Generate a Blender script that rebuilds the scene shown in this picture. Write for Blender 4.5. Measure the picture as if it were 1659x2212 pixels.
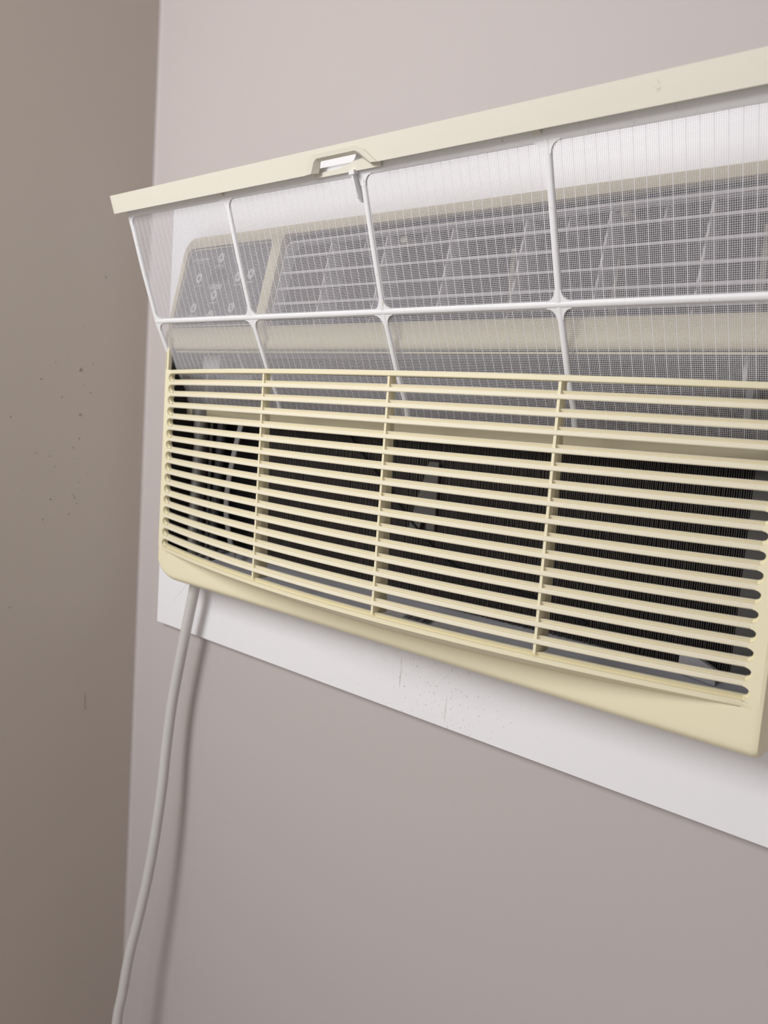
import bpy, bmesh, math, random
from mathutils import Vector, Matrix
from mathutils.geometry import tessellate_polygon

for o in list(bpy.data.objects):
    bpy.data.objects.remove(o, do_unlink=True)
scene = bpy.context.scene
C = scene.collection
random.seed(4)

# world offset of the working frame (wall surface y = 0, left wall x = 0, floor z = 0)
OX, OZ = 0.854, 1.30
def W3(x, y, z): return (x + OX, y, z + OZ)

# ------------------------------------------------------------------ camera
cam_d = bpy.data.cameras.new('camera')
cam = bpy.data.objects.new('camera', cam_d); C.objects.link(cam)
right = Vector((0.76397264, 0.6411365, 0.07273095))
down = Vector((0.12748834, -0.0394882, -0.99105368))
fwd = Vector((-0.63252868, 0.76641025, -0.11190533))
m = Matrix((right, -down, -fwd)).transposed().to_4x4()
m.translation = Vector(W3(-0.00113, -0.55729, 0.0))
cam.matrix_world = m
cam_d.sensor_fit = 'HORIZONTAL'
cam_d.sensor_width = 36.0
cam_d.lens = 36.0 * 1687.1 / 1659.0
cam_d.clip_start = 0.02
cam_d.dof.use_dof = True
cam_d.dof.focus_distance = 0.61
cam_d.dof.aperture_fstop = 12.0
scene.camera = cam

# ------------------------------------------------------------------ light
world = bpy.data.worlds.new('world'); scene.world = world
world.use_nodes = True
bg = world.node_tree.nodes['Background']
bg.inputs['Color'].default_value = (0.965, 0.98, 1.02, 1)
bg.inputs['Strength'].default_value = 0.84

def area(name, loc, target, sx, sy, power, col):
    d = bpy.data.lights.new(name, 'AREA'); d.shape = 'RECTANGLE'
    d.size = sx; d.size_y = sy; d.energy = power; d.color = col
    o = bpy.data.objects.new(name, d); C.objects.link(o)
    o.location = loc
    v = Vector(target) - Vector(loc)
    o.rotation_euler = v.to_track_quat('-Z', 'Z').to_euler()
    return o
# daylight from the tall window across the room, behind the photographer
area('window_daylight', W3(-0.65, -1.10, 0.46), W3(-0.60, 0.0, -0.15), 0.40, 0.48, 7.6, (1.0, 1.0, 0.995))

vs = scene.view_settings
vs.view_transform = 'Standard'; vs.look = 'None'; vs.gamma = 1.0
vs.exposure = 0.29
vs.use_curve_mapping = False

# ------------------------------------------------------------------ materials
def lin(c):
    c /= 255.0
    return c / 12.92 if c <= 0.04045 else ((c + 0.055) / 1.055) ** 2.4
def rgb(r, g, b): return (lin(r), lin(g), lin(b), 1.0)

def mat(name, col, rough=0.5, metal=0.0, var=0.06, scale=8.0, bump=0.0, bscale=120.0, spec=0.5, stretch=None,
        speck=None, speck_scale=60.0, speck_amt=0.62, speck_stretch=(1, 1, 1)):
    mt = bpy.data.materials.new(name); mt.use_nodes = True
    nt = mt.node_tree; b = nt.nodes['Principled BSDF']
    b.inputs['Roughness'].default_value = rough
    b.inputs['Metallic'].default_value = metal
    b.inputs['Specular IOR Level'].default_value = spec
    tc = nt.nodes.new('ShaderNodeTexCoord')
    mp = nt.nodes.new('ShaderNodeMapping'); nt.links.new(tc.outputs['Object'], mp.inputs['Vector'])
    if stretch: mp.inputs['Scale'].default_value = stretch
    n = nt.nodes.new('ShaderNodeTexNoise'); n.inputs['Scale'].default_value = scale; n.inputs['Detail'].default_value = 4
    nt.links.new(mp.outputs['Vector'], n.inputs['Vector'])
    mx = nt.nodes.new('ShaderNodeMixRGB')
    mx.inputs[1].default_value = tuple(min(1, v * (1 - var)) for v in col[:3]) + (1,)
    mx.inputs[2].default_value = tuple(min(1, v * (1 + var)) for v in col[:3]) + (1,)
    nt.links.new(n.outputs['Fac'], mx.inputs[0])
    out = mx.outputs[0]
    if speck:
        mp2 = nt.nodes.new('ShaderNodeMapping'); nt.links.new(tc.outputs['Object'], mp2.inputs['Vector'])
        mp2.inputs['Scale'].default_value = speck_stretch
        n2 = nt.nodes.new('ShaderNodeTexNoise'); n2.inputs['Scale'].default_value = speck_scale
        n2.inputs['Detail'].default_value = 5; n2.inputs['Roughness'].default_value = 0.7
        nt.links.new(mp2.outputs['Vector'], n2.inputs['Vector'])
        cr = nt.nodes.new('ShaderNodeValToRGB')
        cr.color_ramp.elements[0].position = speck_amt; cr.color_ramp.elements[1].position = speck_amt + 0.06
        nt.links.new(n2.outputs['Fac'], cr.inputs['Fac'])
        m2 = nt.nodes.new('ShaderNodeMixRGB'); m2.inputs[2].default_value = speck
        nt.links.new(cr.outputs['Color'], m2.inputs[0]); nt.links.new(out, m2.inputs[1])
        out = m2.outputs[0]
    nt.links.new(out, b.inputs['Base Color'])
    if bump > 0:
        n3 = nt.nodes.new('ShaderNodeTexNoise'); n3.inputs['Scale'].default_value = bscale; n3.inputs['Detail'].default_value = 3
        nt.links.new(tc.outputs['Object'], n3.inputs['Vector'])
        bp = nt.nodes.new('ShaderNodeBump'); bp.inputs['Strength'].default_value = bump; bp.inputs['Distance'].default_value = 0.002
        nt.links.new(n3.outputs['Fac'], bp.inputs['Height']); nt.links.new(bp.outputs['Normal'], b.inputs['Normal'])
    return mt

M = {}
M['wall'] = mat('wall_paint', rgb(192, 184, 182), 0.55, var=0.02, scale=3, bump=0.05, bscale=60, spec=0.3)
M['wall2'] = mat('wall_paint_left', rgb(192, 183, 175), 0.5, var=0.02, scale=3, bump=0.05, bscale=60, spec=0.3)
M['trim'] = mat('white_gloss_paint', rgb(240, 239, 242), 0.38, var=0.015, scale=6, bump=0.04, bscale=90,
                speck=rgb(200, 196, 194), speck_scale=300, speck_amt=0.76, speck_stretch=(1, 1, .35))
def stained_trim():
    mt = mat('white_gloss_paint_stained', rgb(240, 239, 242), 0.38, var=0.015, scale=6, bump=0.04, bscale=90)
    nt = mt.node_tree; b = nt.nodes['Principled BSDF']
    src = b.inputs['Base Color'].links[0].from_socket
    tc = nt.nodes.new('ShaderNodeTexCoord')
    sx = nt.nodes.new('ShaderNodeSeparateXYZ'); nt.links.new(tc.outputs['Object'], sx.inputs[0])
    # dirt splashes gather in one stretch below the unit
    mr = nt.nodes.new('ShaderNodeMapRange'); mr.interpolation_type = 'SMOOTHSTEP'
    ab = nt.nodes.new('ShaderNodeMath'); ab.operation = 'SUBTRACT'; ab.inputs[1].default_value = 0.045
    nt.links.new(sx.outputs['X'], ab.inputs[0])
    a2 = nt.nodes.new('ShaderNodeMath'); a2.operation = 'ABSOLUTE'; nt.links.new(ab.outputs[0], a2.inputs[0])
    nt.links.new(a2.outputs[0], mr.inputs['Value'])
    mr.inputs['From Min'].default_value = 0.02; mr.inputs['From Max'].default_value = 0.16
    mr.inputs['To Min'].default_value = 0.115; mr.inputs['To Max'].default_value = 0.0
    out = src
    for sc, st, th, col in ((620, (1, 1, .5), .755, (176, 170, 165)), (330, (1, 1, .045), .775, (203, 198, 194)), (90, (1, 1, 1), .82, (196, 190, 186))):
        mp = nt.nodes.new('ShaderNodeMapping'); mp.inputs['Scale'].default_value = st
        nt.links.new(tc.outputs['Object'], mp.inputs['Vector'])
        n = nt.nodes.new('ShaderNodeTexNoise'); n.inputs['Scale'].default_value = sc; n.inputs['Detail'].default_value = 3
        nt.links.new(mp.outputs['Vector'], n.inputs['Vector'])
        ad = nt.nodes.new('ShaderNodeMath'); ad.operation = 'ADD'
        nt.links.new(n.outputs['Fac'], ad.inputs[0]); nt.links.new(mr.outputs[0], ad.inputs[1])
        cr = nt.nodes.new('ShaderNodeValToRGB'); cr.color_ramp.elements[0].position = th; cr.color_ramp.elements[1].position = th + .06
        nt.links.new(ad.outputs[0], cr.inputs['Fac'])
        m2 = nt.nodes.new('ShaderNodeMixRGB'); m2.inputs[2].default_value = rgb(*col)
        nt.links.new(cr.outputs['Color'], m2.inputs[0]); nt.links.new(out, m2.inputs[1]); out = m2.outputs[0]
    nt.links.new(out, b.inputs['Base Color'])
    return mt
M['trimdirt'] = stained_trim()
M['beige'] = mat('aged_cream_plastic', rgb(235, 227, 196), 0.42, var=0.02, scale=5, bump=0.015, bscale=900, spec=0.4)
M['slat'] = mat('aged_cream_plastic_scuffed', rgb(239, 232, 209), 0.42, var=0.006, scale=5, bump=0.012, bscale=900, spec=0.4,
                speck=rgb(128, 118, 98), speck_scale=60, speck_amt=0.685, speck_stretch=(.35, 9, 14))
M['bar'] = mat('ivory_plastic', rgb(224, 220, 206), 0.45, var=0.03, scale=7, bump=0.06, bscale=500, spec=0.4,
               speck=rgb(196, 186, 168), speck_scale=26, speck_amt=0.68, speck_stretch=(1, 1, 1))
M['white'] = mat('white_plastic', rgb(236, 236, 238), 0.4, var=0.03, scale=30, spec=0.4,
                 speck=rgb(188, 178, 150), speck_scale=420, speck_amt=0.64, speck_stretch=(1, 1, .06))
M['net'] = mat('filter_net_thread', rgb(222, 220, 225), 0.6, var=0.02, spec=0.2)
M['filterbeige'] = mat('filter_bottom_cream', rgb(206, 196, 168), 0.5, var=0.03)
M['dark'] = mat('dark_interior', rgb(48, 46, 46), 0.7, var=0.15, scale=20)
M['black'] = mat('black_coil', rgb(20, 19, 19), 0.8, var=0.2, scale=40)  # plain black, for the coil block and the display window
M['fin'] = mat('dusty_fin', rgb(108, 104, 101), 0.5, metal=0.0, var=0.35, scale=60)
M['grey'] = mat('grey_plastic', rgb(170, 168, 170), 0.5, var=0.05, scale=10)
M['duct'] = mat('duct_plastic', rgb(66, 64, 67), 0.55, var=0.06, scale=8)
M['clip'] = mat('dim_grey_clip', rgb(112, 110, 108), 0.6, var=0.05)
M['vane'] = mat('vane_plastic', rgb(214, 211, 212), 0.45, var=0.03)
M['ctrl'] = mat('control_face', rgb(84, 85, 90), 0.35, var=0.04, scale=20)
M['mark'] = mat('control_print', rgb(196, 203, 202), 0.5, var=0.02)
M['metal'] = mat('galvanised_steel', rgb(212, 214, 228), 0.4, metal=0.0, var=0.12, scale=25, bump=0.06, bscale=200,
                 speck=rgb(92, 88, 90), speck_scale=70, speck_amt=0.68)
M['copper'] = mat('dull_pipe', rgb(150, 148, 146), 0.4, metal=0.4, var=0.15, scale=30)
M['wire'] = mat('black_wire', rgb(24, 24, 26), 0.5)
M['paper'] = mat('white_sticker', rgb(214, 214, 222), 0.6, var=0.02)
M['ink'] = mat('black_ink', rgb(22, 22, 24), 0.6)
M['cord'] = mat('pale_grey_cord', rgb(206, 203, 200), 0.5, var=0.03, scale=20, spec=0.3)
M['speck'] = mat('paint_drop', rgb(150, 140, 130), 0.5, var=0.1)
M['floor'] = mat('floor_boards', rgb(222, 212, 202), 0.5, var=0.04, scale=4, stretch=(1, 8, 1))
M['ceil'] = mat('ceiling_paint', rgb(232, 228, 222), 0.7, var=0.01)

# ------------------------------------------------------------------ mesh helpers
class MB:
    def __init__(self): self.v = []; self.f = []; self.m = []
    def quad(self, *ix): self.f.append(tuple(ix)); self.m.append(0)
    def box(self, x0, x1, y0, y1, z0, z1, mi=0):
        b = len(self.v)
        self.v += [(x0,y0,z0),(x1,y0,z0),(x1,y1,z0),(x0,y1,z0),(x0,y0,z1),(x1,y0,z1),(x1,y1,z1),(x0,y1,z1)]
        for q in ((3,2,1,0),(4,5,6,7),(0,1,5,4),(1,2,6,5),(2,3,7,6),(3,0,4,7)):
            self.f.append(tuple(b + i for i in q)); self.m.append(mi)
        return self
    def loft(self, rings, close=True, cap=True, mi=0):
        b = len(self.v); n = len(rings[0])
        for r in rings: self.v += [tuple(p) for p in r]
        for i in range(len(rings) - 1):
            for j in range(n if close else n - 1):
                k = (j + 1) % n
                self.f.append((b+i*n+j, b+i*n+k, b+(i+1)*n+k, b+(i+1)*n+j)); self.m.append(mi)
        if cap and close:
            self.f.append(tuple(b + j for j in reversed(range(n)))); self.m.append(mi)
            e = b + (len(rings) - 1) * n
            self.f.append(tuple(e + j for j in range(n))); self.m.append(mi)
        return self
    def tube(self, pts, r, n=10, flat=1.0, mi=0):
        pts = [Vector(p) for p in pts]; rings = []
        ref = Vector((0, 1, 0))
        for i, p in enumerate(pts):
            t = (pts[min(i+1, len(pts)-1)] - pts[max(i-1, 0)]).normalized()
            if abs(t.dot(ref)) > 0.9: ref = Vector((1, 0, 0))
            a = t.cross(ref).normalized(); c = a.cross(t).normalized()
            rr = r[i] if isinstance(r, (list, tuple)) else r
            rings.append([p + a * rr * math.cos(2*math.pi*k/n) + c * rr * flat * math.sin(2*math.pi*k/n) for k in range(n)])
        return self.loft(rings, mi=mi)
    def poly(self, loops, front, back, mi=0):
        """2D loops (outer + holes) filled; front/back map (a, b) -> 3D"""
        flat = [p for l in loops for p in l]
        tris = tessellate_polygon([[Vector((p[0], p[1], 0)) for p in l] for l in loops])
        b = len(self.v); n = len(flat)
        self.v += [front(*p) for p in flat] + [back(*p) for p in flat]
        for t in tris:
            self.f.append((b+t[0], b+t[1], b+t[2])); self.m.append(mi)
            self.f.append((b+n+t[2], b+n+t[1], b+n+t[0])); self.m.append(mi)
        o = 0
        for l in loops:
            k = len(l)
            for j in range(k):
                j2 = (j + 1) % k
                self.f.append((b+o+j, b+o+j2, b+n+o+j2, b+n+o+j)); self.m.append(mi)
            o += k
        return self
    def disc(self, ctr, ax, r, h, n=16, mi=0):
        ctr = Vector(ctr); ax = Vector(ax).normalized()
        a = ax.orthogonal().normalized(); c = ax.cross(a)
        R = lambda rr, hh: [ctr + ax * hh + a * rr * math.cos(2*math.pi*k/n) + c * rr * math.sin(2*math.pi*k/n) for k in range(n)]
        return self.loft([R(r, 0), R(r, h * .7), R(r * .88, h)], mi=mi)
    def build(self, name, mats, parent=None, origin=(0, 0, 0), angle=35, kind=None):
        me = bpy.data.meshes.new(name)
        o3 = Vector(origin)
        me.from_pydata([tuple(Vector(p) - o3) for p in self.v], [], self.f)
        if not isinstance(mats, (list, tuple)): mats = [mats]
        for mm in mats: me.materials.append(mm)
        me.polygons.foreach_set('material_index', self.m)
        bm = bmesh.new(); bm.from_mesh(me)
        bmesh.ops.recalc_face_normals(bm, faces=bm.faces)
        bm.to_mesh(me); bm.free()
        if angle:
            me.shade_smooth(); me.set_sharp_from_angle(angle=math.radians(angle))
        me.update()
        ob = bpy.data.objects.new(name, me); C.objects.link(ob)
        if parent: ob.parent = parent
        if kind: ob['kind'] = kind
        return ob

def empty(name, loc):
    e = bpy.data.objects.new(name, None); C.objects.link(e); e.location = loc
    e.empty_display_size = 0.05
    return e
def tag(o, label, cat, group=None):
    o['label'] = label; o['category'] = cat
    if group: o['group'] = group
    return o
def rrect(x0, x1, z0, z1, r, n=6, r4=None):
    rs = r4 or (r, r, r, r)   # bl, br, tr, tl
    pts = []
    for (cx, cz, a0, q) in ((x0, z0, 180, 0), (x1, z0, 270, 1), (x1, z1, 0, 2), (x0, z1, 90, 3)):
        rr = rs[q]
        sx = 1 if q in (0, 3) else -1; sz = 1 if q in (0, 1) else -1
        for k in range(n + 1):
            a = math.radians(a0 + 90 * k / n)
            pts.append((cx + sx * rr + rr * math.cos(a), cz + sz * rr + rr * math.sin(a)))
    return pts

# ------------------------------------------------------------------ room shell
def shell(name, mb, mt, origin, kind='structure'):
    o = mb.build(name, mt, origin=origin, angle=None); o.location = origin; o['kind'] = kind
    return o
ROOM_X, ROOM_Y, ROOM_Z = 1.40, -2.4, 2.50
# back wall with the sleeve opening of the air conditioner
hole = [(W3(-.727, 0, 0)[0], W3(0, 0, -.176)[2]), (W3(-.112, 0, 0)[0], W3(0, 0, -.176)[2]),
        (W3(-.112, 0, 0)[0], W3(0, 0, .176)[2]), (W3(-.727, 0, 0)[0], W3(0, 0, .176)[2])]
mb = MB().poly([[(-.15, 0), (ROOM_X, 0), (ROOM_X, ROOM_Z), (-.15, ROOM_Z)], hole],
               lambda a, b: (a, 0, b), lambda a, b: (a, .16, b))
shell('wall_back', mb, M['wall'], (0, 0, 0))
mb = MB().box(-.15, 0, ROOM_Y, 0, 0, ROOM_Z)
wl = shell('wall_left', mb, M['wall2'], (0, 0, 0))
shell('floor', MB().box(-.15, ROOM_X, ROOM_Y, .16, -.1, 0), M['floor'], (0, 0, 0))
shell('ceiling', MB().box(-.15, ROOM_X, ROOM_Y, .16, ROOM_Z, ROOM_Z + .1), M['ceil'], (0, 0, 0))
# little drips and nibs in the paint of the left wall
shell('unseen_wall_right', MB().box(ROOM_X, ROOM_X + .15, ROOM_Y, .16, 0, ROOM_Z), M['wall'], (0, 0, 0))  # unseen wall, added to cut the ambient light from the right
mb = MB()
spots = [(-.134,.0218,1.5),(-.1176,.0417,1.1),(-.0883,.0364,2.6),(-.0872,-.0147,2.0),(-.1095,.0038,1.4),(-.0749,.0112,1.2),
         (-.1666,-.0216,1.2),(-.0875,-.0424,1.4),(-.12,-.1123,1.4),(-.0696,-.3713,1.3),(-.1636,-.2322,1.1),(-.0911,-.1114,1.3),
         (-.0974,-.1302,1.2),(-.1281,-.1353,1.2),(-.0725,.045,.9),(-.0835,.019,1.0),(-.122,-.0635,1.0),(-.115,-.075,1.0),
         (-.138,-.06,1.0),(-.0885,-.066,.8),(-.0765,-.0835,.9),(-.086,-.0935,1.0),(-.088,-.118,1.0),(-.152,-.1,.8),(-.0935,-.108,1.1),
         (-.06,.145,1.2),(-.085,.085,.9),(-.104,.052,.8),(-.0945,-.053,1.2)]
for (y, z, r) in spots:
    r *= .00078
    rings = []
    for (rr, h) in ((1, 0), (.8, .5), (.35, .8)):
        rings.append([(h * r * .7, y + r * rr * math.cos(k * math.pi / 4), z + OZ + r * 1.15 * rr * math.sin(k * math.pi / 4)) for k in range(8)])
    mb.loft(rings)
mb.box(-.001, .0002, -.0700, -.0694, OZ - .369, OZ - .352)
o = mb.build('paint_nibs', M['speck'], parent=wl, kind='stuff')

b = MB()
R_ = .004
b.loft([[(0, -R_, z)] + [(R_ - R_ * math.sin(math.radians(a)), -R_ + R_ * math.cos(math.radians(a)), z) for a in (80, 60, 40, 20)][::-1][::-1] + [(R_, 0, z), (0, 0, z)] for z in (0, ROOM_Z)])
shell('corner_highlight_bead', b, M['wall'], (0, 0, 0))  # bead added to give the bright highlight line down the corner
# white casing boards around the opening
TX0, TX1, TZ0, TZ1, TW = -.7985, -.042, -.2585, .2478, .078
tr = empty('trim_1', W3(-.42, 0, TZ0)); tr['kind'] = 'structure'
to = (-.42, 0, TZ0)
def board(pts, mt='trim'):
    b = MB()
    c = [sum(p[i] for p in pts) / len(pts) for i in (0, 1)]
    sh = lambda p, k: (c[0] + (p[0]-c[0]) * 1, c[1] + (p[1]-c[1]) * 1)
    ring = lambda y, d: [(p[0] + d * (1 if p[0] < c[0] else -1), y, p[1] + d * (1 if p[1] < c[1] else -1)) for p in pts]
    b.loft([ring(0, 0), ring(-.0085, 0), ring(-.0098, .00015)])
    return b.build('trim_board', M[mt], tr, origin=to, angle=None)
x0, x1, z0, z1 = TX0, TX1, TZ0, TZ1; g = .00003
board([(x0, z0), (x1, z0), (x1-TW, z0+TW), (x0+TW, z0+TW)], 'trimdirt')
board([(x0, z1), (x0+TW, z1-TW), (x1-TW, z1-TW), (x1, z1)])
board([(x0, z0+g), (x0+TW, z0+TW+g), (x0+TW, z1-TW-g), (x0, z1-g)])
board([(x1, z0+g), (x1, z1-g), (x1-TW, z1-TW-g), (x1-TW, z0+TW+g)])

# ------------------------------------------------------------------ the air conditioner
AO = (-.42, 0, -.186)                      # working-frame origin of the unit
ac = empty('air_conditioner', W3(*AO))
tag(ac, 'aged cream wall air conditioner with long horizontal slots, front filter pulled up', 'air conditioner')
def part(mbx, name, mt, parent=None, **kw):
    return mbx.build(name, mt, parent or ac, origin=AO, **kw)

PX0, PX1 = -.7312, -.1068                  # panel left / right edges
PY = -.060                                 # front plane at the stiles
SL, SR = -.7182, -.1208                    # centres of the slot ends
BOW = .0385
Z0, PITCH = .0334, .01187
HS, LEDGE, FACE = .0030, .0024, .0036
def bow(x):
    if x <= SL or x >= SR: return 0.0
    u = (x - SL) / (SR - SL)
    return 4 * BOW * u * (1 - u)
def fy(x): return PY - bow(x)
XS = [SL + (SR - SL) * i / 48 for i in range(49)]

# grille slats: one cross-section swept along the bowed front
def slat_section(h, top=0.0):
    return [(.0065, -.0004), (.0030, 0), (.0023, -.0004), (.0040, -LEDGE + .0003), (.0004, -LEDGE - .0001), (0, -LEDGE - .0006),
            (0, -h + .0006), (.0006, -h), (.0065, -h + .0010)]
def sweep(sec, zc):
    b = MB()
    b.loft([[(x, fy(x) + d, zc + z) for d, z in sec] for x in XS])
    return b
H = PITCH - 2 * HS
first = None
for k in range(15):
    zt = Z0 - k * PITCH - HS
    if first is None:
        b = sweep(slat_section(H), zt)
        first = b.build('grille_slat', M['slat'], ac, origin=(AO[0], AO[1], zt))
        first.location = (0, 0, zt - AO[2])
    else:
        o = first.copy(); C.objects.link(o); o.parent = ac
        o.location = (0, 0, zt - AO[2])

# front panel: stiles with rounded slot ends, top rail, apron, sides
fp = MB()
ZTOP = .0405
RC = HS + LEDGE / 2
def stile(side):
    xc = SL if side < 0 else SR
    xe = PX0 + .0035 if side < 0 else PX1 - .0035
    xo = PX0 if side < 0 else PX1
    N = 14
    for k in range(16):
        zc = Z0 - k * PITCH
        zt, zb = zc + .0045, zc + .0045 - PITCH
        if k == 15: zb = zc - .0062
        rings = [[], [], [], [], []]
        for i in range(N + 1):
            a = math.radians(90 + 180 * i / N)
            ca, sa = math.cos(a) * (1 if side < 0 else -1), math.sin(a)
            rings[0].append((xc + HS * ca, PY + .0065, zc + HS * sa))
            rings[1].append((xc + HS * ca, PY + .0026, zc + HS * sa))
            co = zc - LEDGE / 2
            rings[2].append((xc + (RC - .0004) * ca, PY + .0030, co + (RC - .0004 * (1 if sa < 0 else 0)) * sa))
            rings[3].append((xc + (RC + .0002) * ca, PY, co + (RC + (.0003 if sa < 0 else 0)) * sa))
            # border of the cell, hit by the ray from the slot centre
            ts = []
            if abs(ca) > 1e-6: ts.append((xe - xc) / ca if (xe - xc) / ca > 0 else 9)
            if sa > 1e-6: ts.append((zt - co) / sa)
            if sa < -1e-6: ts.append((zb - co) / sa)
            t = min(ts)
            rings[4].append((xc + t * ca, PY, co + t * sa))
        fp.loft(rings, close=False, cap=False)
        # corner fills between the fan border and the cell corners
        def tri(a, b_, c_):
            n = len(fp.v); fp.v.extend([a, b_, c_]); fp.f.append((n, n+1, n+2)); fp.m.append(0)
        for zz in (zt, zb):
            best = [p for p in rings[4] if (p[2] > co) == (zz > co)]
            pe = [p for p in best if abs(p[0] - xe) < 1e-6]; pz = [p for p in best if abs(p[2] - zz) < 1e-6]
            if pe and pz:
                a = max(pe, key=lambda p: p[2]) if zz > co else min(pe, key=lambda p: p[2])
                c_ = min(pz, key=lambda p: abs(p[0] - xe))
                tri(a, (xe, PY, zz), c_)
    # stile above the slots, up to the discharge frame
    zt0 = Z0 + .0045
    top = .074
    xin = xc if side < 0 else xc
    n = len(fp.v)
    fp.v += [(xe, PY, zt0), (xin, PY, zt0), (xin, PY, ZTOP), (xe, PY, ZTOP)]
    fp.quad(n, n+1, n+2, n+3)
    xu = xe + (.0035 if side < 0 else -.0035)
    fp.box(min(xe, xu), max(xe, xu), PY + .0004, PY + .004, ZTOP - .001, top)
    # rounded edge and side wall
    prof = [(xe, PY), (xe + (xo - xe) * .6, PY + .0007), (xo, PY + .0035), (xo, -.0095)]
    fp.loft([[(px, py, z) for px, py in prof] for z in (.074, .04, -.02, -.09, -.1447 - .0062)], close=False, cap=False)
    fp.loft([[(px, py, .074) for px, py in prof], [(px, max(py, -.012), .0745) for px, py in prof]], close=False, cap=False)
stile(-1); stile(1)
# top rail of the grille
zt = ZTOP
fp.loft([[(x, fy(x) + d, z) for d, z in ((.008, Z0 + HS), (.0005, Z0 + HS), (0, Z0 + HS + .0005), (0, zt - .0008), (.0008, zt), (.008, zt))] for x in XS])
# ledge, lip and apron below the last slot
Z15 = Z0 - 15 * PITCH
zlow = Z15 - HS
ZB = -.1865
cols = []
ZL = -.1545                                # underside of the bowed lip
def acol(x, yb, zb):
    rows = []
    f = PY - bow(x)
    ap = PY if yb is None else yb          # the flat apron plane
    if SL <= x <= SR:
        rows += [(f + .0065, zlow), (f + .0030, zlow), (f + .0023, zlow - .0004), (f + .0040, zlow - LEDGE + .0003), (f, zlow - LEDGE - .0005)]
        rows += [(f, ZL + .0008), (f + .0008, ZL)]
    else:
        rows += [(ap, Z15 - .0062)] * 5 + [(ap, ZL + .0008), (ap, ZL)]
    zu = ZL - .0160 * bow(x) / BOW
    rows += [(ap, zu)]
    for t in (.2, .4, .6, .75):
        rows.append((ap, zu + (zb + .0075 - zu) * t / .75))
    hh = .0075
    for k in range(1, 8):
        a = math.radians(90 * k / 7)
        rows.append((ap + .0125 * (1 - math.cos(a)), zb + hh * (1 - math.sin(a))))
    rows.append((-.0095, zb))
    return [(x, min(r[0], -.0095), r[1]) for r in rows]
def zbot(x):
    r = .030; d = x - PX0
    z = ZB
    if d < r: z = ZB + .8 * r * (1 - math.sqrt(max(0, 1 - ((r - d) / r) ** 2)))
    r = .004; d = PX1 - x
    if d < r: z = ZB + r * (1 - math.sqrt(max(0, 1 - ((r - d) / r) ** 2)))
    return min(z, Z15 - .012)
xs_l = [(PX0, -.0095), (PX0, PY + .0035), (PX0 + .0021, PY + .0007), (PX0 + .0035, PY), (PX0 + .006, PY), (PX0 + .0095, PY)]
xs_r = [(PX1 - .009, PY), (PX1 - .006, PY), (PX1 - .0035, PY), (PX1 - .0014, PY + .0007), (PX1, PY + .0035), (PX1, -.0095)]
for x, y in xs_l: cols.append(acol(x, y, zbot(x)))
XA = sorted(set(XS + [SL + (SR - SL) * i / 480 for i in range(1, 26)]))
for x in XA: cols.append(acol(x, None, zbot(x)))
for x, y in xs_r: cols.append(acol(x, y, zbot(x)))
fp.loft(cols, close=False, cap=False)
part(fp, 'front_panel', M['beige'], angle=40)

# vertical ribs behind the slats
for x in (-.5348, -.3861, -.2489):
    b = MB()
    ztop, zbt = Z0 + HS, Z15 - HS - .001
    y0 = fy(x) + .0012
    b.loft([[(x - .0012, y0, z), (x + .0009, y0, z), (x + .0014, y0 + dd * .4, z), (x + .0014, y0 + dd, z), (x - .0012, y0 + dd, z)] for z, dd in ((ztop, .007), (zbt, .0165))])
    part(b, 'grille_rib', M['beige'], angle=None)

# ---- sloping discharge face
SLOPE = .22
def dy(z): return -.056 + SLOPE * (z - .09)
def tilt(x, z):
    u = (x + .733) / .6
    return -u * (.0025 + .0035 * min(1.0, max(0.0, (z - .08) / .03)))
def D(x, z, d=0.0): return (x, dy(z) + d, z + tilt(x, z))
DX0, DX1 = -.7330, -.1050
CX0, CX1, CZ0, CZ1 = -.7265, -.5925, .0845, .1705
LX0, LX1, LZ0, LZ1 = -.5790, -.1180, .0845, .1735
b = MB()
b.poly([rrect(DX0, DX1, .0815, .1818, .002, r4=(.001, .001, .012, .016)), rrect(CX0, CX1, CZ0, CZ1, .005, r4=(.004, .004, .004, .009)),
        rrect(LX0, LX1, LZ0, LZ1, .006)],
       lambda a, z: D(a, z), lambda a, z: D(a, z, .012))
# rolled outer edge and the rounded rail under the openings
rail = [(-.045, .0625), (-.0525, .0630), (-.0540, .0640), (-.0552, .0680), (-.0540, .0725), (-.0556, .0770), (-.0575, .0800), (-.0578, .0822), (-.046, .0822)]
b.loft([[(x, y, z + tilt(x, z)) for y, z in rail] for x in (DX0 + .0005, -.6, -.4, -.25, DX1)])
lip = [(-.050, .0600), (-.0505, .0600), (-.0505, .0612), (-.044, .0612), (-.044, .0600)]
b.loft([[(x, y, z + tilt(x, z)) for y, z in lip] for x in (DX0 + .006, DX1 - .006)])
# returns of the frame back to the wall
b.loft([[D(DX0 + .0004, z, .0), D(DX0 + .0004, z, .004), (DX0 + .002, -.0098, z)] for z in (.066, .1, .14, .166)], close=False, cap=False)
b.loft([[D(x, .1808, .002), (x, -.0098, .1810 + tilt(x, .18))] for x in (DX0 + .016, -.4, DX1 - .012)], close=False, cap=False)
part(b, 'discharge_frame', M['beige'], angle=40)

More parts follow.
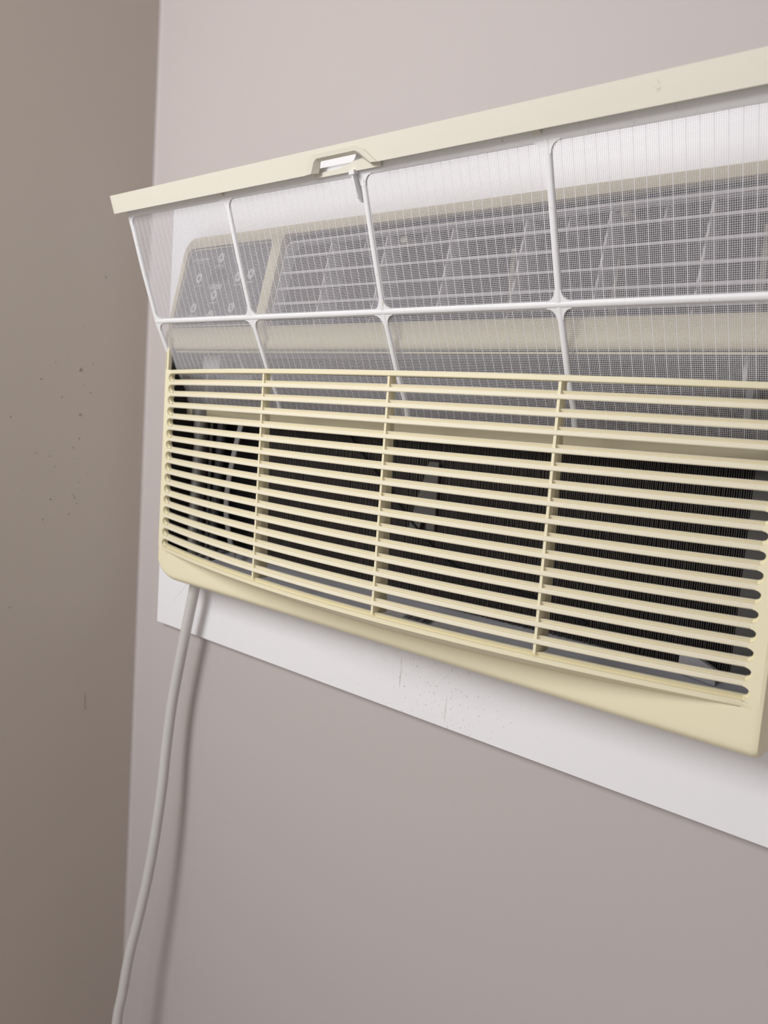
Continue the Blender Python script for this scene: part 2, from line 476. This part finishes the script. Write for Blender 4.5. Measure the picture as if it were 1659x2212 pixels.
# duct behind the louvres
b = MB()
for (q0, q1) in (((LX0 - .003, .078), (LX1 + .003, .078)), ((LX0 - .003, .179), (LX1 + .003, .179))):
    b.v += []
X0, X1 = LX0 - .004, LX1 + .004
def pl(p):
    n = len(b.v); b.v += p; b.f.append(tuple(range(n, n + 4))); b.m.append(0)
pl([D(X0, .080, .012), D(X1, .080, .012), (X1, .075, .080), (X0, .075, .080)])
pl([D(X0, .1745, .012), D(X1, .1745, .012), (X1, .075, .170), (X0, .075, .170)])
pl([D(X0, .080, .012), D(X0, .1745, .012), (X0, .075, .172), (X0, .075, .080)])
pl([D(X1, .080, .012), D(X1, .1745, .012), (X1, .075, .172), (X1, .075, .080)])
pl([(X0, .075, .080), (X1, .075, .080), (X1, .075, .172), (X0, .075, .172)])
part(b, 'discharge_duct', M['duct'], angle=None)
# louvre cassette outline and blades
b = MB()
fr = rrect(-.5745, LX1 + .004, .080, .1668, .005, r4=(.002, .002, .005, .008))
fi = rrect(-.5732, LX1 + .003, .0812, .1648, .004, r4=(.002, .002, .004, .0065))
b.poly([fr, fi], lambda a, z: D(a, z, .003), lambda a, z: D(a, z, .016))
part(b, 'louver_frame', M['vane'], angle=30)
for zz in (.1512, .1358, .1207, .1063, .0920):
    b = MB()
    x0, x1 = -.5736, LX1 + .003
    rings = []
    for x in (x0, -.42, -.27, x1):
        p = lambda d, h: (x, dy(zz) + d, zz + h + tilt(x, zz))
        rings.append([p(.003, -.0010), p(.0024, 0), p(.003, .0010), p(.022, .0052), p(.022, .0036)])
    b.loft(rings)
    part(b, 'louver', M['vane'], angle=None)
for x in (-.5223, -.4555, -.3861, -.3185, -.2515, -.1820, -.1230):
    b = MB()
    rings = []
    for zz in (.082, .120, .164):
        q = lambda dx, d: (x + dx, dy(zz) + d, zz + tilt(x, zz))
        rings.append([q(-.0008, .0105), q(.0008, .0105), q(.0010, .034), q(-.0010, .034)])
    b.loft(rings)
    part(b, 'vertical_vane', M['vane'], angle=None)
for x in (-.4890, -.4200, -.2880, -.2160):
    b = MB().loft([[(x - .0008, -.022 + (z - .15) * .22, z), (x + .0008, -.022 + (z - .15) * .22, z), (x + .0008, .002, z), (x - .0008, .002, z)] for z in (.1480, .1640)])
    part(b, 'vane_arm', M['vane'], angle=None)
for x in (-.352, -.262, -.158):
    b = MB().loft([[(x - .002, .010, z), (x + .002, .010, z), (x + .002, .022, z), (x - .002, .022, z)] for z in (.088, .150)])
    part(b, 'vane_link', M['beige'], angle=None)
for x in (-.4451, -.2458):
    b = MB()
    rings = []
    n = 20
    for (yy, s) in ((.004, .55), (-.010, .55), (-.010, 1), (-.018, 1), (-.020, .85)):
        rings.append([(x + (.0042 + (.0003 if k % 2 else 0)) * s * math.cos(2*math.pi*k/n), yy, .1592 + (.0032 + (.0003 if k % 2 else 0)) * s * math.sin(2*math.pi*k/n)) for k in range(n)])
    b.loft(rings)
    part(b, 'vane_knob', M['beige'], angle=None)

# ---- control panel
b = MB()
b.poly([rrect(CX0 + .0008, CX1 - .0008, CZ0 + .0008, CZ1 - .0008, .005, r4=(.004, .004, .004, .008))],
       lambda a, z: D(a, z, .0022), lambda a, z: D(a, z, .008))
ctrl = part(b, 'control_panel', M['ctrl'], angle=None)
ctrl['label'] = 'dark grey touch panel with round pale buttons'
b = MB()
b.poly([rrect(CX0 + .0016, CX1 - .0016, CZ0 + .0016, CZ1 - .0016, .005, r4=(.004, .004, .004, .008)),
        rrect(CX0 + .0024, CX1 - .0024, CZ0 + .0024, CZ1 - .0024, .005, r4=(.0035, .0035, .0035, .0075))],
       lambda a, z: D(a, z, .0017), lambda a, z: D(a, z, .0024))
part(b, 'panel_border', M['beige'], parent=ctrl, angle=None)
NRM = Vector((0, -1, -SLOPE)).normalized()
def pplate(bm_, pts, d0, d1, mi=0):
    bm_.poly([pts], lambda a, z: D(a, z, d0), lambda a, z: D(a, z, d1), mi=mi)
def ell(cx, cz, rx, rz, n=18): return [(cx + rx * math.cos(2*math.pi*k/n), cz + rz * math.sin(2*math.pi*k/n)) for k in range(n)]
buttons = [(-.6687,.1572,'d'),(-.6984,.1374,'o'),(-.6347,.1357,'d'),(-.6157,.1377,'d'),(-.6670,.1185,'o'),(-.6962,.1058,'u'),(-.6345,.1044,'s'),(-.6653,.0975,'-')]
for (x, z, s) in buttons:
    b = MB()
    pplate(b, ell(x, z, .0048, .0053), .0022, .0012)
    if s == 'd': pplate(b, [(x - .0018, z - .0010), (x + .0018, z - .0010), (x, z + .0022)], .0014, .0008, 1)
    elif s == 'u': pplate(b, [(x - .002, z - .002), (x + .002, z - .002), (x, z + .0022)], .0014, .0008, 1); pplate(b, ell(x, z - .0004, .0008, .0008), .0009, .0006, 0)
    elif s == 's':
        pplate(b, [(x - .002, z + .0004), (x + .0006, z + .0004), (x - .0006, z + .0024)], .0014, .0008, 1)
        pplate(b, [(x - .0006, z - .0004), (x + .002, z - .0004), (x + .0006, z - .0024)], .0014, .0008, 1)
    elif s == 'o': pplate(b, ell(x, z, .0016, .0018, 12), .0014, .0008, 1)
    else: pplate(b, [(x - .002, z - .0005), (x + .002, z - .0005), (x + .002, z + .0005), (x - .002, z + .0005)], .0014, .0008, 1)
    part(b, 'button', [M['mark'], M['ctrl']], parent=ctrl, angle=None)
# small captions under the buttons, the maker's mark and the display window
b = MB()
rnd = random.Random(7)
def caption(cx, cz, w, h=.0016):
    x = cx - w / 2
    while x < cx + w / 2:
        ww = rnd.uniform(.0005, .0011)
        hh = h * rnd.choice((.7, 1.0, 1.0))
        pplate(b, [(x, cz), (x + ww, cz), (x + ww, cz + hh), (x, cz + hh)], .0021, .0018)
        x += ww + .0005
for (x, z, s) in buttons: caption(x, z - .0088, .0110)
caption(-.7020, .1562, .026, .0030)
pplate(b, [(-.7100, .1535), (-.6890, .1535), (-.6890, .1542), (-.7100, .1542)], .0021, .0018)
part(b, 'printed_lettering', M['mark'], parent=ctrl, angle=None, kind='stuff')
b = MB(); pplate(b, rrect(-.6770, -.6580, .1245, .1300, .001), .0023, .0018)
part(b, 'display_strip', M['grey'], parent=ctrl, angle=None)
b = MB(); pplate(b, rrect(-.6800, -.6540, .1330, .1455, .001), .0023, .0019)
part(b, 'display_window', M['black'], parent=ctrl, angle=None)

# ---- inside: sleeve, coil, pan, pipes
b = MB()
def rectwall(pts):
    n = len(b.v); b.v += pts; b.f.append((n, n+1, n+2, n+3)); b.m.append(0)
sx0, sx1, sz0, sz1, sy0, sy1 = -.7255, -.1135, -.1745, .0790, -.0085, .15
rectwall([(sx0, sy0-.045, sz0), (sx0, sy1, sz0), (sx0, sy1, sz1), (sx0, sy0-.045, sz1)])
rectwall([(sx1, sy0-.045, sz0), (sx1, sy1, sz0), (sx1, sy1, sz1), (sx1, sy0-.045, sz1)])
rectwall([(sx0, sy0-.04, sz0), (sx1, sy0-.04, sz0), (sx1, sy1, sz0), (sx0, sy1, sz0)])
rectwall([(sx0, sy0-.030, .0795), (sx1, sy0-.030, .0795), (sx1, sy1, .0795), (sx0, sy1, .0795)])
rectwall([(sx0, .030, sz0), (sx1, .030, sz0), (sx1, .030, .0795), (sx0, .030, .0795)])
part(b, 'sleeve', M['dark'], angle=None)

FX0, FX1, FZ0, FZ1 = -.640, -.1445, -.158, .060
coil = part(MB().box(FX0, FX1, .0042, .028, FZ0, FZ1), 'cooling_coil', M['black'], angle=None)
coil['label'] = 'dark dusty cooling coil with thin upright fins'
b = MB()
x = FX0
rnd = random.Random(3)
while x < FX1:
    jx = rnd.uniform(-.00012, .00012)
    yf = rnd.uniform(-.0006, .0006)
    n = len(b.v)
    for zz in (FZ0, -.10, -.04, .02, FZ1):
        w = rnd.uniform(-.00012, .00012)
        b.v += [(x + jx + w, .0005 + yf, zz), (x + jx + w + .00042, .0005 + yf, zz), (x + jx + .00042, .008, zz), (x + jx, .008, zz)]
    for s in range(4):
        for j in range(4):
            k = (j + 1) % 4
            b.f.append((n+s*4+j, n+s*4+k, n+s*4+4+k, n+s*4+4+j)); b.m.append(0)
    x += .00155
part(b, 'fins', M['fin'], parent=coil, angle=None, kind='stuff')
part(MB().box(FX1 + .0005, -.1185, -.0015, .026, FZ0, FZ1), 'end_plate', M['clip'], angle=None)
# pale frame around the coil, seen in the filter gap
b = MB()
outer = [(-.705, .030), (-.655, .030), (-.640, .045), (-.6385, .0548), (-.6345, .0585), (-.158, .0585), (-.1535, .0548), (-.1535, .02), (-.1490, .02), (-.1490, .0790), (-.705, .0790)]
b.poly([outer], lambda a, z: (a, -.010, z), lambda a, z: (a, -.002, z))
b.box(-.638, -.155, -.016, -.010, .0582, .0605)
part(b, 'coil_frame', M['grey'], angle=None)
b = MB()
b.box(-.704, -.676, -.030, -.0105, .0440, .0585)
b.loft([[(-.676, -.022, .0440), (-.676, -.0105, .0440), (-.676, -.0105, .0465), (-.676, -.022, .0465)],
        [(-.648, -.022, .0425), (-.648, -.0105, .0425), (-.648, -.0105, .0450), (-.648, -.022, .0450)]])
b.loft([[(-.664, -.020, .066), (-.664, -.0105, .066), (-.659, -.0105, .066), (-.659, -.020, .066)],
        [(-.650, -.020, .044), (-.650, -.0105, .044), (-.645, -.0105, .044), (-.645, -.020, .044)]])
part(b, 'coil_bracket', M['white'], angle=None)
b = MB().box(-.1500, -.1475, -.034, -.0105, .0420, .0785)
part(b, 'frame_divider', M['white'], angle=None)
# drain pan
b = MB()
prof = [(.004, -.1560), (-.002, -.1572), (-.010, -.1600), (-.030, -.1670), (-.040, -.1690), (-.046, -.1690), (-.046, -.1735), (.004, -.1735)]
b.loft([[(x, y, z) for y, z in prof] for x in (-.722, -.118)])
pan = part(b, 'drain_pan', M['metal'], angle=None)
b = MB()
def panp(x, t, h=0.0003):
    y0, z0, y1, z1 = -.010, -.1600, -.030, -.1670
    return (x, y0 + (y1 - y0) * t - h * .33, z0 + (z1 - z0) * t + h)
b.loft([[panp(-.440, .25), panp(-.440, 1.0)], [panp(-.352, .25), panp(-.352, 1.0)]], close=False, cap=False)
x = -.408
rnd = random.Random(11)
while x < -.378:
    w = rnd.choice((.0004, .0006, .0010))
    n = len(b.v)
    b.v += [panp(x, .40, .0005), panp(x + w, .40, .0005), panp(x + w, .92, .0005), panp(x, .92, .0005)]
    b.f.append((n, n+1, n+2, n+3)); b.m.append(1)
    x += w + rnd.choice((.0004, .0006, .0009))
part(b, 'barcode_sticker', [M['paper'], M['ink']], parent=pan, angle=None)
# sensor clip, wire, small tag, pipes
b = MB()
b.poly([[(-.4105, -.030), (-.4000, -.030), (-.3995, -.0905), (-.4080, -.0900), (-.4100, -.0800), (-.4135, -.0800), (-.4160, -.0905), (-.4285, -.0925), (-.4240, -.0760)]],
       lambda a, z: (a, -.0040, z), lambda a, z: (a, -.0015, z))
part(b, 'sensor_clip', M['clip'], angle=None)
def curve(pts, n=8):
    P = [Vector(p) for p in pts]; out = []
    for i in range(len(P) - 1):
        p0, p1, p2, p3 = P[max(i-1, 0)], P[i], P[i+1], P[min(i+2, len(P)-1)]
        for k in range(n):
            t = k / n
            out.append(0.5 * ((2*p1) + (-p0+p2)*t + (2*p0-5*p1+4*p2-p3)*t*t + (-p0+3*p1-3*p2+p3)*t**3))
    out.append(P[-1])
    return out
b = MB().tube(curve([(-.520, -.003, .005), (-.500, -.004, -.020), (-.465, -.004, -.050), (-.425, -.004, -.085), (-.380, -.004, -.115), (-.330, -.004, -.125), (-.290, -.004, -.130), (-.250, -.003, -.140)]), .0013, 6)
part(b, 'sensor_wire', M['wire'])
b = MB().loft([[(-.176, -.010, -.158), (-.176, -.004, -.158), (-.176, -.004, -.143), (-.176, -.010, -.144)],
               [(-.172, -.011, -.158), (-.172, -.005, -.158), (-.172, -.005, -.1405), (-.172, -.011, -.1405)],
               [(-.150, -.012, -.160), (-.150, -.008, -.160), (-.150, -.008, -.1495), (-.150, -.012, -.1495)]])
part(b, 'foam_tab', M['paper'], angle=None)
b = MB().tube(curve([(-.700, -.032, .004), (-.7005, -.032, -.03), (-.703, -.032, -.08), (-.705, -.032, -.13), (-.704, -.032, -.165)]), [.0075]*8 + [.0062]*17 + [.0060]*8, 12)
part(b, 'refrigerant_pipe', M['copper'])
b = MB().tube([(-.700, -.032, .008), (-.700, -.032, .004), (-.700, -.032, -.010), (-.700, -.032, -.012)], [.006, .0098, .0098, .008], 14)
part(b, 'pipe_cap', M['copper'])
b = MB().tube(curve([(-.684, -.016, -.012), (-.686, -.016, -.07), (-.690, -.016, -.12), (-.688, -.016, -.165)]), .0052, 10)
part(b, 'refrigerant_pipe', M['duct'])
b = MB().tube(curve([(-.718, -.012, .0), (-.718, -.012, -.08), (-.718, -.012, -.165)]), .005, 10)
part(b, 'refrigerant_pipe', M['duct'])
b = MB()
st = curve([(-.645, -.022, -.008), (-.652, -.024, -.04), (-.660, -.024, -.075), (-.661, -.024, -.105), (-.657, -.022, -.130), (-.648, -.020, -.160)], 5)
b.loft([[(p.x - .0035, p.y, p.z), (p.x + .0035, p.y, p.z), (p.x + .0035, p.y + .0015, p.z), (p.x - .0035, p.y + .0015, p.z)] for p in st])
part(b, 'pipe_strap', M['grey'], angle=None)

# ------------------------------------------------------------------ the filter, pulled half out and leaning forward
FZ = [(-.006, -.0265), (.002, -.0295), (.0215, -.0365), (.044, -.0500), (.0895, -.0725), (.140, -.0918), (.184, -.1068), (.215, -.1172)]
def fyz(z):
    for (a, ya), (c_, yc) in zip(FZ, FZ[1:]):
        if z <= c_ or c_ == FZ[-1][0]:
            t = (z - a) / (c_ - a); return ya + (yc - ya) * t
def ftilt(x, z): return -(.0016 + .0044 * max(0.0, min(1.0, (z - .15) / .03))) * (x + .745) / .62
FO = (-.42, -.03, -.006)
fl = empty('air_filter', W3(*FO))
tag(fl, 'white mesh air filter with ivory pull bar, lifted half out of the front slot', 'air filter')
def fpart(mbx, name, mt, parent=None, **kw): return mbx.build(name, mt, parent or fl, origin=FO, **kw)
def fnorm(z):
    e = .004
    t = Vector((0, fyz(z + e) - fyz(z - e), 2 * e)).normalized()
    return Vector((0, -t.z, t.y))       # towards the viewer
def F(x, z, d=0.0):
    n = fnorm(z)
    return (x, fyz(z) + n.y * d, z + ftilt(x, z) + n.z * d)
BX = (-.7288, -.5770, -.4167, -.2616, -.1065)
zs = [-.004, .008, .0215, .033, .044, .058, .075, .0895, .105, .122, .140, .160, .1930]
for i, x in enumerate(BX):
    w = .0024
    b = MB()
    rings = []
    for z in zs:
        rings.append([F(x - w, z, -.0010), F(x - w, z, .0006), F(x - w * .6, z, .0017), F(x + w * .6, z, .0017), F(x + w, z, .0006), F(x + w, z, -.0010)])
    b.loft(rings)
    fpart(b, 'frame_bar', M['white'], angle=50)
def crossbar(zc, h, name, mt, d=.0018, fil=True, x0=BX[0], x1=BX[-1]):
    b = MB()
    n = 12
    rings = []
    for i in range(n + 1):
        x = x0 + (x1 - x0) * i / n
        rings.append([F(x, zc - h, -.001), F(x, zc - h, .0006), F(x, zc - h * .55, d), F(x, zc + h * .55, d), F(x, zc + h, .0006), F(x, zc + h, -.001)])
    b.loft(rings)
    if fil:
        for x in BX:       # moulded fillets at the crossings
            R = .0068
            pts = []
            for q in range(4):
                sx, sz = ((1, 1), (-1, 1), (-1, -1), (1, -1))[q]
                cx, cz = sx * (.0024 + R), sz * (h + R)
                a0 = [180, 270, 0, 90][q]
                arc = [(cx + R * math.cos(math.radians(a0 + 90 * k / 5)), cz + R * math.sin(math.radians(a0 + 90 * k / 5))) for k in range(6)]
                if q in (0, 2): arc = arc[::-1]
                else: arc = arc[::-1]
                pts += arc
            if x == BX[0]: pts = [p if p[0] > -.0024 else (-.0024, p[1]) for p in pts]
            pts = [(x + p[0], zc + p[1]) for p in pts]
            # one vertical fan per side keeps the curved plate on the bent net
            b.poly([pts], lambda a, z: F(a, z, .0013), lambda a, z: F(a, z, -.0008))
    return fpart(b, name, mt, angle=50)
crossbar(.0895, .0023, 'cross_bar', M['white'])
crossbar(.1920, .0048, 'cross_bar', M['white'], d=.0022)
b = MB()
rings = []
for i in range(13):
    x = BX[0] + (BX[-1] - BX[0]) * i / 12
    rings.append([(x, -.0245, -.0085), (x, -.0300, -.0085), (x, -.0325, -.0060), (x, -.0330, .0005), (x, -.0315, .0022), (x, -.0245, .0022)])
b.loft(rings)
for x in (-.262, -.417):
    b.box(x - .006, x + .006, -.0335, -.0265, .0018, .0048)
fpart(b, 'bottom_bar', M['filterbeige'], angle=30)
# pull bar with the finger notch
UP = Vector((0, -.32, .947)).normalized(); NF = Vector((0, -.947, -.32)).normalized()
def B(x, s, d):
    base = Vector((x, -.1085, .1922))
    p = base + UP * s + NF * d
    return (x, p.y, p.z - .0030 * (x + .745) / .62)
GX0, GX1 = -.7385, -.0905
DF, HB = .0125, .0168
b = MB()
rim = [(-.4635, .0), (-.4570, .0092), (-.4520, .0116), (-.4110, .0116), (-.4050, .0092), (-.3935, .0)]
bar_out = [(GX0, .0)] + rim + [(GX1, .0), (GX1, HB), (GX0, HB)]
b.poly([bar_out], lambda a, s: B(a, s, DF), lambda a, s: B(a, s, DF - .0022))
b.loft([[B(x, HB - .002, DF), B(x, HB, DF - .0002), B(x, HB, -.003), B(x, HB - .002, -.003)] for x in (GX0, GX1)])          # top flange
for xe in (GX0, GX1 - .002):
    b.loft([[B(x, .0, DF - .002), B(x, HB, DF - .002), B(x, HB, -.003), B(x, .0, -.003)] for x in (xe, xe + .002)])
# moulded rim around the notch, running back
rim2 = [(-.4650, .0), (-.4590, .0104), (-.4525, .0134), (-.4100, .0134), (-.4030, .0104), (-.3915, .0)]
rin = [(-.4540, .0), (-.4510, .0068), (-.4495, .0080), (-.4120, .0080), (-.4100, .0068), (-.4020, .0)]
rings = []
for a, c_, i_ in zip(rim, rim2, rin):
    rings.append([B(a[0], a[1], DF - .0001), B(c_[0], c_[1], DF + .0012), B((a[0] + i_[0]) / 2, (a[1] + i_[1]) / 2 + .0004, DF + .0008), B(i_[0], i_[1], DF - .0030), B(i_[0], i_[1] + .0012, DF - .0042), B(a[0], a[1] + .0012, DF - .0018)])
b.loft(rings)
# broken strip left at the back of the notch
br = [(-.462, -.0030), (-.394, -.0030), (-.394, .0040), (-.402, .0050), (-.4075, .0046), (-.4090, .0036), (-.4105, .0048), (-.4180, .0041), (-.4235, .0034), (-.4240, .0023), (-.4300, .0022), (-.4330, .0010), (-.4480, .0004), (-.462, .0004)]
b.poly([br], lambda a, s: B(a, s, .0066), lambda a, s: B(a, s, .0054))
fpart(b, 'pull_bar', M['bar'], angle=35)
# hook tab under the bar
b = MB()
xt = -.4215
hk = [(-.0035, .0085), (-.0035, .0010), (-.0255, -.0010), (-.0245, .0022), (-.0210, .0052), (-.0170, .0066)]
b.loft([[B(x, s, d) for s, d in hk] for x in (xt - .0009, xt + .0009)])
b.loft([[B(x, s, d) for s, d in ((-.002, .0092), (-.002, .0), (-.0050, .0), (-.0050, .0092))] for x in (xt - .0022, xt + .0030)])
fpart(b, 'hook_tab', M['white'], angle=None)
for x in (-.5795, -.2670):
    b = MB().loft([[B(x - .003, s, d) for s, d in ((.0025, .009), (.0025, .001), (-.003, .001), (-.002, .006))], [B(x + .003, s, d) for s, d in ((.0025, .009), (.0025, .001), (-.003, .001), (-.002, .006))]])
    fpart(b, 'gusset', M['bar'], angle=None)
# the woven net
b = MB()
def thread(rings):
    n = len(b.v)
    for r in rings: b.v += r
    for s in range(len(rings) - 1):
        for j in range(4):
            k = (j + 1) % 4
            b.f.append((n+s*4+j, n+s*4+k, n+s*4+4+k, n+s*4+4+j)); b.m.append(0)
zz = [.0005, .0215, .044, .066, .0895, .115, .140, .162, .1900]
x = BX[0]; i = 0
while x < BX[-1]:
    h = .00012 if i % 6 else .00028
    dd = .0; q = .00010
    thread([[F(x - h, z, dd - q), F(x + h, z, dd - q), F(x + h, z, dd + q), F(x - h, z, dd + q)] for z in zz])
    x += .00128; i += 1
z = .0005
while z < .1900:
    h = .00012
    thread([[F(xx, z - h, -.0002 - h), F(xx, z - h, -.0002 + h), F(xx, z + h, -.0002 + h), F(xx, z + h, -.0002 - h)] for xx in (BX[0], -.4167, BX[-1])])
    z += .00118
fpart(b, 'filter_net', M['net'], angle=None, kind='stuff')

# ------------------------------------------------------------------ power cord
pts0 = [(-.7403, -.1979, .030), (-.7406, -.2074, .030), (-.7545, -.2665, .029), (-.7655, -.3150, .029), (-.7755, -.3647, .030), (-.7826, -.4200, .032), (-.7876, -.4705, .035), (-.7980, -.5400, .039),
        (-.8109, -.6045, .043), (-.8275, -.6680, .048), (-.8437, -.7246, .053), (-.8560, -.7850, .057), (-.8700, -.8700, .062)]
cp = []
for (x, z, d) in pts0:
    t = 1 - d / .55729
    cp.append((-.00113 + (x + .00113) * t, -d, z * t))
cp += [(cp[-1][0] + .012, cp[-1][1] - .01, -1.0), (cp[-1][0] + .035, cp[-1][1] - .02, -1.18), (cp[-1][0] + .05, cp[-1][1] - .06, -1.2935), (cp[-1][0] + .12, cp[-1][1] - .10, -1.2935)]
cv = curve(cp, 7)
co = cp[0]
mb = MB().tube(cv, .0060, 14)
o = mb.build('power_cord', M['cord'], origin=co); o.location = W3(*co)
tag(o, 'pale grey power cord hanging down from under the air conditioner', 'cord')
